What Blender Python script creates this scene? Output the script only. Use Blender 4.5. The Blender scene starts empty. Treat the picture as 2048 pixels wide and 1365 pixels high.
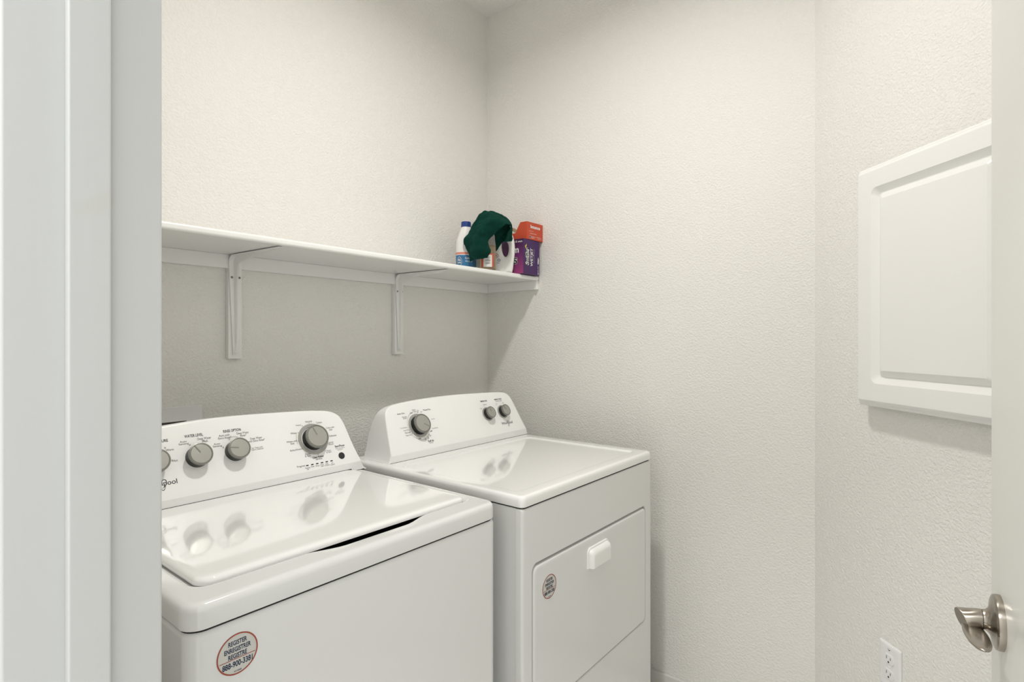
import bpy, bmesh, math, random
from mathutils import Vector, Matrix, noise
random.seed(4)
S = bpy.context.scene
C = S.collection
PI = math.pi

# ------------------------------------------------------------------ camera
cam_d = bpy.data.cameras.new('camera'); cam = bpy.data.objects.new('camera', cam_d); C.objects.link(cam)
cam.location = (-1.9884, -1.7487, 1.3113)
cam.rotation_euler = (PI/2, 0, -math.radians(51.2029))
cam_d.sensor_width = 36.0; cam_d.lens = 1110.04/2048*36.0
cam_d.shift_y = -3.79/2048
cam_d.clip_start = 0.02
S.camera = cam

# ------------------------------------------------------------------ world, lights, exposure
w = bpy.data.worlds.new('world'); S.world = w; w.use_nodes = True
w.node_tree.nodes['Background'].inputs[0].default_value = (0.97, 0.985, 1.0, 1)
w.node_tree.nodes['Background'].inputs[1].default_value = 1.46
def area(name, loc, rot, size, power, col, shape='DISK', size_y=None):
    d = bpy.data.lights.new(name, 'AREA'); d.shape = shape; d.size = size
    if size_y: d.size_y = size_y
    d.energy = power; d.color = col
    o = bpy.data.objects.new(name, d); C.objects.link(o); o.location = loc; o.rotation_euler = rot
    return o
lamp_l = area('ceiling_lamp_light', (-1.0, -1.03, 2.815), (0, 0, 0), 0.13, 13.2, (1.0, 0.975, 0.94))
lamp_l.data.spread = math.radians(162)
area('hall_fill_light', (-2.75, -1.2, 2.70), (0, 0, 0), 0.30, 16.0, (1.0, 0.985, 0.96))  # unseen fill light added outside the doorway
S.view_settings.view_transform = 'Standard'
S.view_settings.look = 'None'
S.view_settings.gamma = 1.0
S.view_settings.use_curve_mapping = False
S.view_settings.exposure = 0.12

# ------------------------------------------------------------------ helpers
def link(name, me, mat, parent=None, kind=None):
    o = bpy.data.objects.new(name, me); C.objects.link(o)
    if mat is not None and not len(me.materials):
        for m in (mat if isinstance(mat, (list, tuple)) else [mat]): me.materials.append(m)
    if parent is not None: o.parent = parent
    if kind: o['kind'] = kind
    return o
def bm_obj(name, bm, mat, parent=None, kind=None, smooth=True, angle=38, normals=True):
    if normals: bmesh.ops.recalc_face_normals(bm, faces=bm.faces)
    me = bpy.data.meshes.new(name); bm.to_mesh(me); bm.free()
    if smooth:
        for p in me.polygons: p.use_smooth = True
        me.set_sharp_from_angle(angle=math.radians(angle))
    o = link(name, me, mat, parent, kind)
    if smooth:
        wn = o.modifiers.new('weighted_normals', 'WEIGHTED_NORMAL'); wn.keep_sharp = True; wn.weight = 60
    return o
def empty(name, loc, label, cat, group=None):
    o = bpy.data.objects.new(name, None); C.objects.link(o); o.location = loc; o.empty_display_size = .05
    tag(o, label, cat, group); return o
def tag(o, label, cat, group=None):
    o['label'] = label; o['category'] = cat
    if group: o['group'] = group
    return o
def rel(o):                                   # built in world coordinates: keep it there under its parent
    if o.parent is not None:
        p = Vector((0, 0, 0)); q = o.parent
        while q is not None: p += q.location; q = q.parent
        o.location = Vector(o.location) - p
    return o
def box(bm, x0, x1, y0, y1, z0, z1, mi=0):
    v = [bm.verts.new((x, y, z)) for z in (z0, z1) for y in (y0, y1) for x in (x0, x1)]
    for f in ((0,2,3,1),(4,5,7,6),(0,1,5,4),(2,6,7,3),(0,4,6,2),(1,3,7,5)):
        bm.faces.new([v[i] for i in f]).material_index = mi
def bbox(bm, x0, x1, y0, y1, z0, z1, r=.002, seg=2):
    b = bmesh.new(); box(b, x0, x1, y0, y1, z0, z1)
    bmesh.ops.bevel(b, geom=list(b.edges), offset=r, segments=seg, profile=.5, affect='EDGES')
    me = bpy.data.meshes.new('t'); b.to_mesh(me); b.free(); bm.from_mesh(me); bpy.data.meshes.remove(me)
def loft(bm, loops, cap0=True, cap1=True, closed=True, mi=0):
    V = [[bm.verts.new(p) for p in L] for L in loops]; n = len(V[0])
    for a, b in zip(V, V[1:]):
        for i in range(n if closed else n-1):
            j = (i+1) % n
            try: bm.faces.new((a[i], a[j], b[j], b[i])).material_index = mi
            except ValueError: pass
    if cap0: bm.faces.new(V[0][::-1]).material_index = mi
    if cap1: bm.faces.new(V[-1]).material_index = mi
    return V
def rrect(x0, x1, y0, y1, r, seg=6, side=1):
    """counter-clockwise rounded rectangle; 'side' subdivisions on each straight side"""
    P = []
    cs = [(x1-r, y0+r, -90), (x1-r, y1-r, 0), (x0+r, y1-r, 90), (x0+r, y0+r, 180)]
    for k, (cx, cy, a) in enumerate(cs):
        for i in range(seg+1):
            t = math.radians(a + 90*i/seg); P.append((cx+r*math.cos(t), cy+r*math.sin(t)))
        nx = cs[(k+1) % 4]; t = math.radians(nx[2]); e = (nx[0]+r*math.cos(t), nx[1]+r*math.sin(t)); s = P[-1]
        for i in range(1, side): P.append((s[0]+(e[0]-s[0])*i/side, s[1]+(e[1]-s[1])*i/side))
    return P
def lathe(bm, prof, origin, axis, n=40, mats=None, cap=True, up=(0,0,1)):
    """prof = [(radius, height along axis)]"""
    ax = Vector(axis).normalized(); u = Vector(up).cross(ax)
    if u.length < .01: u = Vector((1,0,0))
    u.normalize(); v = ax.cross(u); o = Vector(origin); L = []
    for r, h in prof:
        L.append([bm.verts.new(o + ax*h + (u*math.cos(2*PI*i/n) + v*math.sin(2*PI*i/n))*max(r, 1e-5)) for i in range(n)])
    for k, (a, b) in enumerate(zip(L, L[1:])):
        for i in range(n):
            f = bm.faces.new((a[i], a[(i+1) % n], b[(i+1) % n], b[i]))
            if mats: f.material_index = mats[k]
    if cap:
        bm.faces.new(L[0][::-1]); f = bm.faces.new(L[-1])
        if mats: f.material_index = mats[-1]
def tube(bm, pts, r, n=10, closed=False):
    pts = [Vector(p) for p in pts]; L = []; ref = Vector((0,0,1))
    for i, p in enumerate(pts):
        t = (pts[min(i+1, len(pts)-1)] - pts[max(i-1, 0)]).normalized()
        a = t.cross(ref)
        if a.length < .05: a = t.cross(Vector((1,0,0)))
        a.normalize(); b = a.cross(t)
        rr = r[i] if isinstance(r, (list, tuple)) else r
        L.append([p + (a*math.cos(2*PI*k/n) + b*math.sin(2*PI*k/n))*rr for k in range(n)])
    loft(bm, L)
TXT = {}
def txt_mesh(s, bold=0.0):
    """glyph polygons of one string (centred, multi-line) in its own 2-D frame"""
    k = (s, bold)
    if k not in TXT:
        cu = bpy.data.curves.new('t', 'FONT'); cu.body = s; cu.align_x = 'CENTER'; cu.align_y = 'CENTER'
        cu.size = 1; cu.offset = bold; cu.space_line = .85; cu.resolution_u = 3
        o = bpy.data.objects.new('t', cu); C.objects.link(o)
        bpy.context.view_layer.update()
        me = bpy.data.meshes.new_from_object(o.evaluated_get(bpy.context.evaluated_depsgraph_get()))
        bpy.data.objects.remove(o); bpy.data.curves.remove(cu)
        vs = [v.co.copy() for v in me.vertices]; fs = [tuple(p.vertices) for p in me.polygons]
        bpy.data.meshes.remove(me)
        x0, x1 = min(v.x for v in vs), max(v.x for v in vs); y0, y1 = min(v.y for v in vs), max(v.y for v in vs)
        TXT[k] = ([((v.x-x0)/(x1-x0)-.5, (v.y-y0)/(y1-y0)-.5) for v in vs], fs)
    return TXT[k]
def add_txt(bm, s, mp, xc, zc, wd, ht, bold=0.0, rot=0, mi=0):
    vs, fs = txt_mesh(s, bold); c, sn = math.cos(rot), math.sin(rot)
    V = [bm.verts.new(mp(xc + (a*wd)*c - (b*ht)*sn, zc + (a*wd)*sn + (b*ht)*c)) for a, b in vs]
    for f in fs:
        try: bm.faces.new([V[i] for i in f]).material_index = mi
        except ValueError: pass
def add_disc(bm, mp, xc, zc, rx, rz=None, n=20, mi=0):
    rz = rz or rx
    bm.faces.new([bm.verts.new(mp(xc+rx*math.cos(2*PI*i/n), zc+rz*math.sin(2*PI*i/n))) for i in range(n)]).material_index = mi
def add_ring(bm, mp, xc, zc, r0, r1, a0=0, a1=360, n=40, mi=0, sx=1):
    P = []
    for i in range(n+1):
        t = math.radians(a0+(a1-a0)*i/n)
        P.append((bm.verts.new(mp(xc+r0*sx*math.cos(t), zc+r0*math.sin(t))), bm.verts.new(mp(xc+r1*sx*math.cos(t), zc+r1*math.sin(t)))))
    for a, b in zip(P, P[1:]): bm.faces.new((a[0], b[0], b[1], a[1])).material_index = mi
def add_rect(bm, mp, x0, x1, z0, z1, mi=0):
    bm.faces.new([bm.verts.new(mp(x, z)) for x, z in ((x0,z0),(x1,z0),(x1,z1),(x0,z1))]).material_index = mi
def add_poly(bm, mp, pts, mi=0):
    bm.faces.new([bm.verts.new(mp(x, z)) for x, z in pts]).material_index = mi
def add_stroke(bm, mp, pts, wd, mi=0):
    for i in range(len(pts)-1):
        (x0, z0), (x1, z1) = pts[i], pts[i+1]; d = math.hypot(x1-x0, z1-z0) or 1
        nx, nz = -(z1-z0)/d, (x1-x0)/d
        w0 = wd[i]/2 if isinstance(wd, list) else wd/2; w1 = wd[i+1]/2 if isinstance(wd, list) else wd/2
        add_poly(bm, mp, [(x0+nx*w0, z0+nz*w0), (x0-nx*w0, z0-nz*w0), (x1-nx*w1, z1-nz*w1), (x1+nx*w1, z1+nz*w1)], mi)

# ------------------------------------------------------------------ materials
def mat(name, col, rough=.5, metal=0.0, coat=0.0, spec=.5, trans=0.0, ior=1.45, aniso=0.0):
    m = bpy.data.materials.new(name); m.use_nodes = True; b = m.node_tree.nodes['Principled BSDF']
    b.inputs['Base Color'].default_value = (*col, 1); b.inputs['Roughness'].default_value = rough
    b.inputs['Metallic'].default_value = metal; b.inputs['Coat Weight'].default_value = coat
    b.inputs['Coat Roughness'].default_value = .06; b.inputs['Specular IOR Level'].default_value = spec
    b.inputs['Transmission Weight'].default_value = trans; b.inputs['IOR'].default_value = ior
    b.inputs['Anisotropic'].default_value = aniso
    return m
def noisy(m, scale, amount, bump=0.0, bscale=None, detail=4, dist=.001, stretch=(1,1,1), rough_var=0.0):
    """small procedural colour variation and fine relief in object space"""
    nt = m.node_tree; b = nt.nodes['Principled BSDF']; L = nt.links
    tc = nt.nodes.new('ShaderNodeTexCoord'); mp = nt.nodes.new('ShaderNodeMapping'); mp.inputs['Scale'].default_value = stretch
    L.new(tc.outputs['Object'], mp.inputs['Vector'])
    n = nt.nodes.new('ShaderNodeTexNoise'); n.inputs['Scale'].default_value = scale; n.inputs['Detail'].default_value = detail
    L.new(mp.outputs[0], n.inputs['Vector'])
    base = b.inputs['Base Color'].default_value[:3]
    mx = nt.nodes.new('ShaderNodeMix'); mx.data_type = 'RGBA'
    mx.inputs[6].default_value = (*[c*(1-amount) for c in base], 1); mx.inputs[7].default_value = (*[min(1, c*(1+amount)) for c in base], 1)
    L.new(n.outputs['Fac'], mx.inputs[0]); L.new(mx.outputs[2], b.inputs['Base Color'])
    if bump:
        n2 = nt.nodes.new('ShaderNodeTexNoise'); n2.inputs['Scale'].default_value = bscale or scale; n2.inputs['Detail'].default_value = 2
        L.new(mp.outputs[0], n2.inputs['Vector'])
        bp = nt.nodes.new('ShaderNodeBump'); bp.inputs['Strength'].default_value = bump; bp.inputs['Distance'].default_value = dist
        L.new(n2.outputs['Fac'], bp.inputs['Height']); L.new(bp.outputs[0], b.inputs['Normal'])
    return m
def wall_mat(name, col):
    """knock-down / orange-peel plaster: blobs with flattened tops plus fine grain"""
    m = mat(name, col, .62, spec=.35); nt = m.node_tree; L = nt.links; b = nt.nodes['Principled BSDF']
    tc = nt.nodes.new('ShaderNodeTexCoord')
    wv = nt.nodes.new('ShaderNodeTexNoise'); wv.inputs['Scale'].default_value = 28; wv.inputs['Detail'].default_value = 2
    L.new(tc.outputs['Object'], wv.inputs['Vector'])
    add = nt.nodes.new('ShaderNodeVectorMath'); add.operation = 'MULTIPLY_ADD'; add.inputs[1].default_value = (.012,.012,.012)
    L.new(wv.outputs['Color'], add.inputs[0])
    st = nt.nodes.new('ShaderNodeMapping'); st.inputs['Scale'].default_value = (1, 1, 1.15); L.new(tc.outputs['Object'], st.inputs['Vector']); L.new(st.outputs[0], add.inputs[2])
    n1 = nt.nodes.new('ShaderNodeTexNoise'); n1.inputs['Scale'].default_value = 135; n1.inputs['Detail'].default_value = 3; n1.inputs['Roughness'].default_value = .55
    L.new(add.outputs[0], n1.inputs['Vector'])
    cr = nt.nodes.new('ShaderNodeValToRGB'); cr.color_ramp.interpolation = 'EASE'
    cr.color_ramp.elements[0].position = .30; cr.color_ramp.elements[1].position = .68
    L.new(n1.outputs['Fac'], cr.inputs[0])
    n2 = nt.nodes.new('ShaderNodeTexNoise'); n2.inputs['Scale'].default_value = 260; n2.inputs['Detail'].default_value = 3
    L.new(tc.outputs['Object'], n2.inputs['Vector'])
    mul = nt.nodes.new('ShaderNodeMath'); mul.operation = 'MULTIPLY_ADD'; mul.inputs[1].default_value = .25
    L.new(n2.outputs['Fac'], mul.inputs[0]); L.new(cr.outputs[0], mul.inputs[2])
    bp = nt.nodes.new('ShaderNodeBump'); bp.inputs['Strength'].default_value = .95; bp.inputs['Distance'].default_value = .0011
    L.new(mul.outputs[0], bp.inputs['Height']); L.new(bp.outputs[0], b.inputs['Normal'])
    n3 = nt.nodes.new('ShaderNodeTexNoise'); n3.inputs['Scale'].default_value = 2.5; n3.inputs['Detail'].default_value = 2
    L.new(tc.outputs['Object'], n3.inputs['Vector'])
    mx = nt.nodes.new('ShaderNodeMix'); mx.data_type = 'RGBA'
    mx.inputs[6].default_value = (*[c*.985 for c in col], 1); mx.inputs[7].default_value = (*[c*1.015 for c in col], 1)
    L.new(n3.outputs['Fac'], mx.inputs[0]); L.new(mx.outputs[2], b.inputs['Base Color'])
    return m
M = {}
M['wall'] = wall_mat('wall_paint', (.860, .846, .806))
M['ceil'] = wall_mat('ceiling_paint', (.88, .87, .84))
M['trim'] = noisy(mat('trim_paint', (.74, .735, .70), .38, coat=.15), 6, .012, .12, 160, dist=.0006, stretch=(1,1,.15))
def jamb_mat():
    m = noisy(mat('jamb_paint_dimmed', (.575, .585, .575), .42, coat=.1), 3, .01, .25, 90, dist=.0007, stretch=(1,1,.08))  # base colour darkened to offset the bright fill light
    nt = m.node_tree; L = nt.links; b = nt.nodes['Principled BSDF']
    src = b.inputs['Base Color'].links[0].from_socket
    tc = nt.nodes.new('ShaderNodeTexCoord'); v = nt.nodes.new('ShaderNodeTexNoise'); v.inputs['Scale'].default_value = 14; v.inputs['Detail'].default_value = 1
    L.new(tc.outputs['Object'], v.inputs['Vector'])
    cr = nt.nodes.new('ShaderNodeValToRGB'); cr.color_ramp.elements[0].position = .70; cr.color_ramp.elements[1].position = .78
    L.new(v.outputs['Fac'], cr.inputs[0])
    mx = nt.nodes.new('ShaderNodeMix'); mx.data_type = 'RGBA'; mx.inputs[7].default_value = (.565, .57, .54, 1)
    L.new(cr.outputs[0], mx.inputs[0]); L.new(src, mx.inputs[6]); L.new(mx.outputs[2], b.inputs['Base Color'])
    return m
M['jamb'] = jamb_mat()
M['shelf'] = noisy(mat('shelf_paint', (.89, .888, .865), .35, coat=.15), 8, .012, .08, 120, dist=.0005)
M['door'] = noisy(mat('door_paint', (.70, .70, .66), .34, coat=.2), 5, .008, .05, 200, dist=.0004)
M['panel'] = noisy(mat('cabinet_foil', (.88, .877, .855), .33, coat=.1), 5, .006, .03, 200, dist=.0003)
M['enamel'] = noisy(mat('white_enamel', (.785, .79, .778), .16, coat=.6, spec=.5), 3, .005)  # white toned darker than the lid, for fronts that catch less light
M['lid'] = noisy(mat('white_enamel_gloss_lit', (.93, .93, .915), .09, coat=1.0), 3, .005)  # lighter colour on the tops stands in for strong overhead light
M['console'] = noisy(mat('console_plastic', (.92, .92, .905), .30, coat=.1), 4, .004)
M['gap'] = mat('gap_shade', (.02, .02, .018), .8)  # near-black that stands in for shade inside seams and openings
M['black'] = mat('black_plastic', (.012, .012, .011), .35)
M['silver'] = noisy(mat('silver_plastic', (.42, .42, .385), .38, metal=.55), 60, .03, stretch=(1,1,1))
M['silver_dark'] = mat('silver_rim', (.30, .30, .275), .30, metal=.6)
M['bezel'] = mat('bezel_grey', (.40, .40, .37), .35, metal=.3)
M['ink'] = mat('grey_ink', (.12, .12, .115), .6)
M['rim'] = mat('knob_rim', (.24, .24, .215), .33, metal=.5)
M['ink_dark'] = mat('dark_ink', (.025, .025, .028), .6)
M['nickel'] = noisy(mat('brushed_nickel', (.38, .345, .30), .25, metal=1.0, aniso=.6), 40, .04, .06, 700, dist=.0002, stretch=(1,1,8))
M['nickel_dark'] = mat('nickel_seam', (.05, .045, .04), .5, metal=.6)
M['outlet'] = mat('outlet_plastic', (.87, .87, .865), .28, coat=.2)
M['outlet_slot'] = mat('outlet_slot', (.03, .03, .03), .7)
M['floor'] = noisy(mat('floor_tile', (.80, .78, .75), .4), 5, .08, .1, 60)
M['screw'] = mat('screw_metal', (.30, .28, .25), .4, metal=.8)
M['sticker'] = mat('sticker_film', (.62, .61, .57), .30, coat=.3)
M['red_ring'] = mat('sticker_red', (.36, .07, .045), .45)
M['navy'] = mat('navy_ink', (.015, .03, .07), .5)
M['hdpe'] = noisy(mat('white_bottle_plastic', (.80, .80, .775), .35, coat=.15), 5, .01)
M['blue_cap'] = mat('blue_cap', (.012, .045, .22), .38)
M['blue_label'] = noisy(mat('blue_label', (.03, .16, .33), .4), 60, .25)
M['red_label'] = mat('red_label', (.55, .10, .06), .45)
M['coral'] = mat('coral_label', (.72, .24, .17), .45)
M['white_label'] = noisy(mat('white_label', (.72, .72, .68), .5), 90, .03)
M['green'] = None
def towel_mat():
    m = mat('green_terry', (.003, .034, .024), .95, spec=.1); nt = m.node_tree; L = nt.links; b = nt.nodes['Principled BSDF']
    b.inputs['Sheen Weight'].default_value = .12; b.inputs['Sheen Tint'].default_value = (.1, .5, .35, 1)
    tc = nt.nodes.new('ShaderNodeTexCoord')
    v = nt.nodes.new('ShaderNodeTexVoronoi'); v.inputs['Scale'].default_value = 420
    n = nt.nodes.new('ShaderNodeTexNoise'); n.inputs['Scale'].default_value = 90; n.inputs['Detail'].default_value = 4
    L.new(tc.outputs['Object'], v.inputs['Vector']); L.new(tc.outputs['Object'], n.inputs['Vector'])
    a = nt.nodes.new('ShaderNodeMath'); a.operation = 'ADD'; L.new(v.outputs['Distance'], a.inputs[0]); L.new(n.outputs['Fac'], a.inputs[1])
    bp = nt.nodes.new('ShaderNodeBump'); bp.inputs['Strength'].default_value = .8; bp.inputs['Distance'].default_value = .002
    L.new(a.outputs[0], bp.inputs['Height']); L.new(bp.outputs[0], b.inputs['Normal'])
    mx = nt.nodes.new('ShaderNodeMix'); mx.data_type = 'RGBA'; mx.inputs[6].default_value = (.002,.022,.016,1); mx.inputs[7].default_value = (.005,.050,.036,1)
    L.new(n.outputs['Fac'], mx.inputs[0]); L.new(mx.outputs[2], b.inputs['Base Color'])
    return m
M['green'] = towel_mat()
M['orange_box'] = noisy(mat('orange_red_card', (.56, .070, .026), .45), 30, .04)
M['orange_side'] = noisy(mat('orange_red_card_side', (.70, .10, .035), .5), 30, .04)
M['purple'] = noisy(mat('purple_card', (.055, .016, .105), .42), 20, .06)
def magenta_mat():                             # printed gradient on the carton's side: dark plum at the top, magenta at the foot
    m = mat('plum_card', (.2, .03, .12), .42); nt = m.node_tree; L = nt.links; b = nt.nodes['Principled BSDF']
    tc = nt.nodes.new('ShaderNodeTexCoord'); s = nt.nodes.new('ShaderNodeSeparateXYZ'); L.new(tc.outputs['Object'], s.inputs[0])
    mr = nt.nodes.new('ShaderNodeMapRange'); mr.inputs['From Min'].default_value = 0.0; mr.inputs['From Max'].default_value = .15
    L.new(s.outputs['Z'], mr.inputs['Value'])
    cr = nt.nodes.new('ShaderNodeValToRGB'); cr.color_ramp.elements[0].color = (.36,.06,.20,1); cr.color_ramp.elements[1].color = (.045,.012,.06,1)
    e = cr.color_ramp.elements.new(.55); e.color = (.15,.03,.14,1)
    L.new(mr.outputs[0], cr.inputs[0]); L.new(cr.outputs[0], b.inputs['Base Color'])
    return m
M['magenta'] = magenta_mat()
M['white_ink'] = mat('white_ink', (.82, .82, .80), .5)
M['yellow_ink'] = mat('yellow_ink', (.75, .55, .08), .5)
M['tan_card'] = mat('bare_card', (.32, .23, .13), .8)
M['amber'] = mat('amber_liquid', (.80, .58, .33), .05, trans=.75, ior=1.34)
M['clear'] = mat('clear_plastic', (.95, .95, .93), .06, trans=.96, ior=1.2)
M['nozzle'] = mat('white_nozzle', (.80, .79, .74), .3, trans=.5, ior=1.3)
M['brass'] = mat('brass_valve', (.5, .36, .14), .35, metal=1)
M['emit'] = mat('lamp_lens', (.9, .9, .88), .5)
_b = M['emit'].node_tree.nodes['Principled BSDF']; _b.inputs['Emission Color'].default_value = (1, .95, .86, 1); _b.inputs['Emission Strength'].default_value = 3

# ------------------------------------------------------------------ room shell
H = 2.845; XL = -1.75; XO = -1.885; YF = -1.96; JA = -1.057; JB = -1.882
def struct(name, fn, m, smooth=False):
    bm = bmesh.new(); fn(bm); return bm_obj(name, bm, m, kind='structure', smooth=smooth)
def prism(bm, pts, z0, z1):
    loft(bm, [[(x, y, z0) for x, y in pts], [(x, y, z1) for x, y in pts]])
r2 = 1/math.sqrt(2)
ax_, ay_ = -(1.392*0) , -1.3922
TE = 0.803                                     # length of the angled wall
EX, EY = -TE*r2, -1.3922-TE*r2
YF = EY
struct('wall_back', lambda bm: box(bm, XL, 0, 0, .12, 0, H), M['wall'])
struct('wall_right', lambda bm: prism(bm, [(0, .12), (0, -1.3922), (.12, -1.3922-.05), (.12, .12)], 0, H), M['wall'])
struct('wall_angled', lambda bm: prism(bm, [(0, -1.3922), (EX, EY), (EX+.05, EY-.12), (.12, -1.3922-.05)], 0, H), M['wall'])
struct('wall_front', lambda bm: prism(bm, [(EX, YF), (XO, YF), (XO, YF-.12), (EX+.05, YF-.12)], 0, H), M['wall'])
DH = 2.05
def wl(bm):
    X0, X1 = XO+.012, XL-.012
    box(bm, X0, X1, JA+.019, .12, 0, H); box(bm, X0, X1, YF, JB-.019, 0, H); box(bm, X0, X1, JB-.019, JA+.019, DH+.019, H)
struct('wall_left', wl, M['wall'])
struct('floor', lambda bm: box(bm, -3.6, .12, -3.2, .3, -.1, 0), M['floor'])
struct('ceiling', lambda bm: box(bm, XO, .12, YF-.12, .12, H, H+.1), M['ceil'])
struct('wall_hall', lambda bm: box(bm, -3.7, -3.6, -3.2, .3, 0, H), M['wall'])

# door frame (jambs, stops, casings)
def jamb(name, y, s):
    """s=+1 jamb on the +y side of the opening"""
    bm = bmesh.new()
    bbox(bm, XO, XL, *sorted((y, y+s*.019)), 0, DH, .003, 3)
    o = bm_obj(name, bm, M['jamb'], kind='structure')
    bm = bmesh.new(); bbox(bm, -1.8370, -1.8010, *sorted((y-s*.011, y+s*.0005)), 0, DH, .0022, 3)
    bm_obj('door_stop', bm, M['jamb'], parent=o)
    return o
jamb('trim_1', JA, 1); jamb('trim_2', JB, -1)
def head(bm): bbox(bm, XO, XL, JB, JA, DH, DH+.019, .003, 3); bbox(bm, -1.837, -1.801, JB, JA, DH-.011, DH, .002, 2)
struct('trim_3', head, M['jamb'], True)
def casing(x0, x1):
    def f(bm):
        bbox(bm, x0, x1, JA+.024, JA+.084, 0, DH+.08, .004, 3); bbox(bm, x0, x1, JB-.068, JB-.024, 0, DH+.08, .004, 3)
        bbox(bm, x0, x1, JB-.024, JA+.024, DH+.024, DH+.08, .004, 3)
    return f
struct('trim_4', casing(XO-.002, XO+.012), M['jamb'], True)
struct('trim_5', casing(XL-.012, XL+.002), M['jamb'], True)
bh = .085
bh = .055
struct('baseboard_back', lambda bm: bbox(bm, XL, -.014, -.014, 0, 0, bh, .003), M['trim'], True)
struct('baseboard_right', lambda bm: bbox(bm, -.014, 0, -1.386, 0, 0, bh, .003), M['trim'], True)
def bang(bm):
    n = Vector((-r2, r2)); a = Vector((0, -1.3922)); b = Vector((EX, EY))
    prism(bm, [tuple(a), tuple(b), tuple(b+n*.014), tuple(a+n*.014)], 0, bh)
struct('baseboard_angled', bang, M['trim'])

# ------------------------------------------------------------------ ceiling lamp (above, out of frame)
lamp = empty('ceiling_lamp', (-1.0, -1.03, H), 'round white flush ceiling lamp above the laundry machines', 'lamp')
bm = bmesh.new(); lathe(bm, [(.095, 0), (.095, -.012), (.085, -.018), (.069, -.018), (.067, -.010)], (-1.0, -1.03, H), (0,0,1), 48, cap=False); rel(bm_obj('trim_ring', bm, M['console'], lamp))
bm = bmesh.new(); lathe(bm, [(.068, -.011), (.01, -.011)], (-1.0, -1.03, H), (0,0,1), 48, cap=False); rel(bm_obj('lens', bm, M['emit'], lamp))

# ------------------------------------------------------------------ door leaf with lever handle
D0 = Vector((-1.056, -1.791, 0)); DD = Vector((.9925, .122, 0)).normalized(); DN = Vector((-DD.y, DD.x, 0))
def leaf():
    bm = bmesh.new(); a0, a1 = -.735, .0603
    b = bmesh.new(); box(b, a0, a1, -.035, 0, .012, 2.035)
    bmesh.ops.bevel(b, geom=list(b.edges), offset=.0016, segments=2, profile=.5, affect='EDGES')
    for v in b.verts: v.co = D0 + DD*v.co.x + DN*v.co.y + Vector((0,0,v.co.z))
    return bm_obj('door_1', b, M['door'], kind='structure')
door = leaf()
HZ = .953
def dp(a, o, z): return D0 + DD*a + DN*o + Vector((0,0,z))
hb = bmesh.new()
lathe(hb, [(.0335, 0), (.0335, .004), (.0328, .0068), (.0300, .0082), (.0262, .0086), (.0205, .0100), (.0155, .0122), (.0130, .0150), (.0122, .0175), (.0118, .0185)],
      dp(0,0,HZ), DN, 56)
handle = bm_obj('lever_handle', hb, M['nickel'], door); handle['label'] = 'brushed nickel lever handle on round rose'
sb = bmesh.new(); lathe(sb, [(.0113, .0184), (.0113, .0194)], dp(0,0,HZ), DN, 40, cap=False); bm_obj('seam_ring', sb, M['nickel_dark'], handle)
# hub with an oblique end and a leaf-tipped lever arm reaching back towards the hinges
lb = bmesh.new()
n = 40; L = []
for h, r, dz in ((.0193, .0120, 0), (.024, .0126, -.001), (.030, .0131, -.0028)):
    L.append([dp(0,0,HZ+dz) + DN*h + (DD*math.cos(2*PI*i/n) + Vector((0,0,1))*math.sin(2*PI*i/n))*r for i in range(n)])
for r, dh in ((.0134, 0), (.0127, .0012)):
    ring = []
    for i in range(n):
        c, s = math.cos(2*PI*i/n), math.sin(2*PI*i/n)
        ring.append(dp(0,0,HZ-.0052) + DN*(.0385 + .0035*s + .0045*c + dh) + (DD*c + Vector((0,0,1))*s)*r)
    L.append(ring)
loft(lb, L)
hub = bm_obj('lever_hub', lb, M['nickel'], handle)
ab = bmesh.new(); L = []; n = 28
N = 22
for k in range(N+1):
    t = k/N; a = .004 - .083*t
    wv = .0100 + .0026*math.sin(PI*min(1, t*1.2))              # half width away from the door
    hh = .0050 - .0012*t
    if t > .66: q = (t-.66)/.34; e_ = max(.05, math.sqrt(max(0, 1-q**2.4))); wv *= e_; hh *= e_**.5
    zc = HZ - .0125 + .0055*t
    oc = .0290 - .001*t
    ring = []
    for i in range(n):
        th = 2*PI*i/n; c, s = math.cos(th), math.sin(th)
        ss = s*(1.0 if s > 0 else .6)
        ring.append(dp(a, oc+wv*c, zc+hh*ss))
    L.append(ring)
loft(ab, L)
bm_obj('lever_arm', ab, M['nickel'], handle, angle=85)

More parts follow.
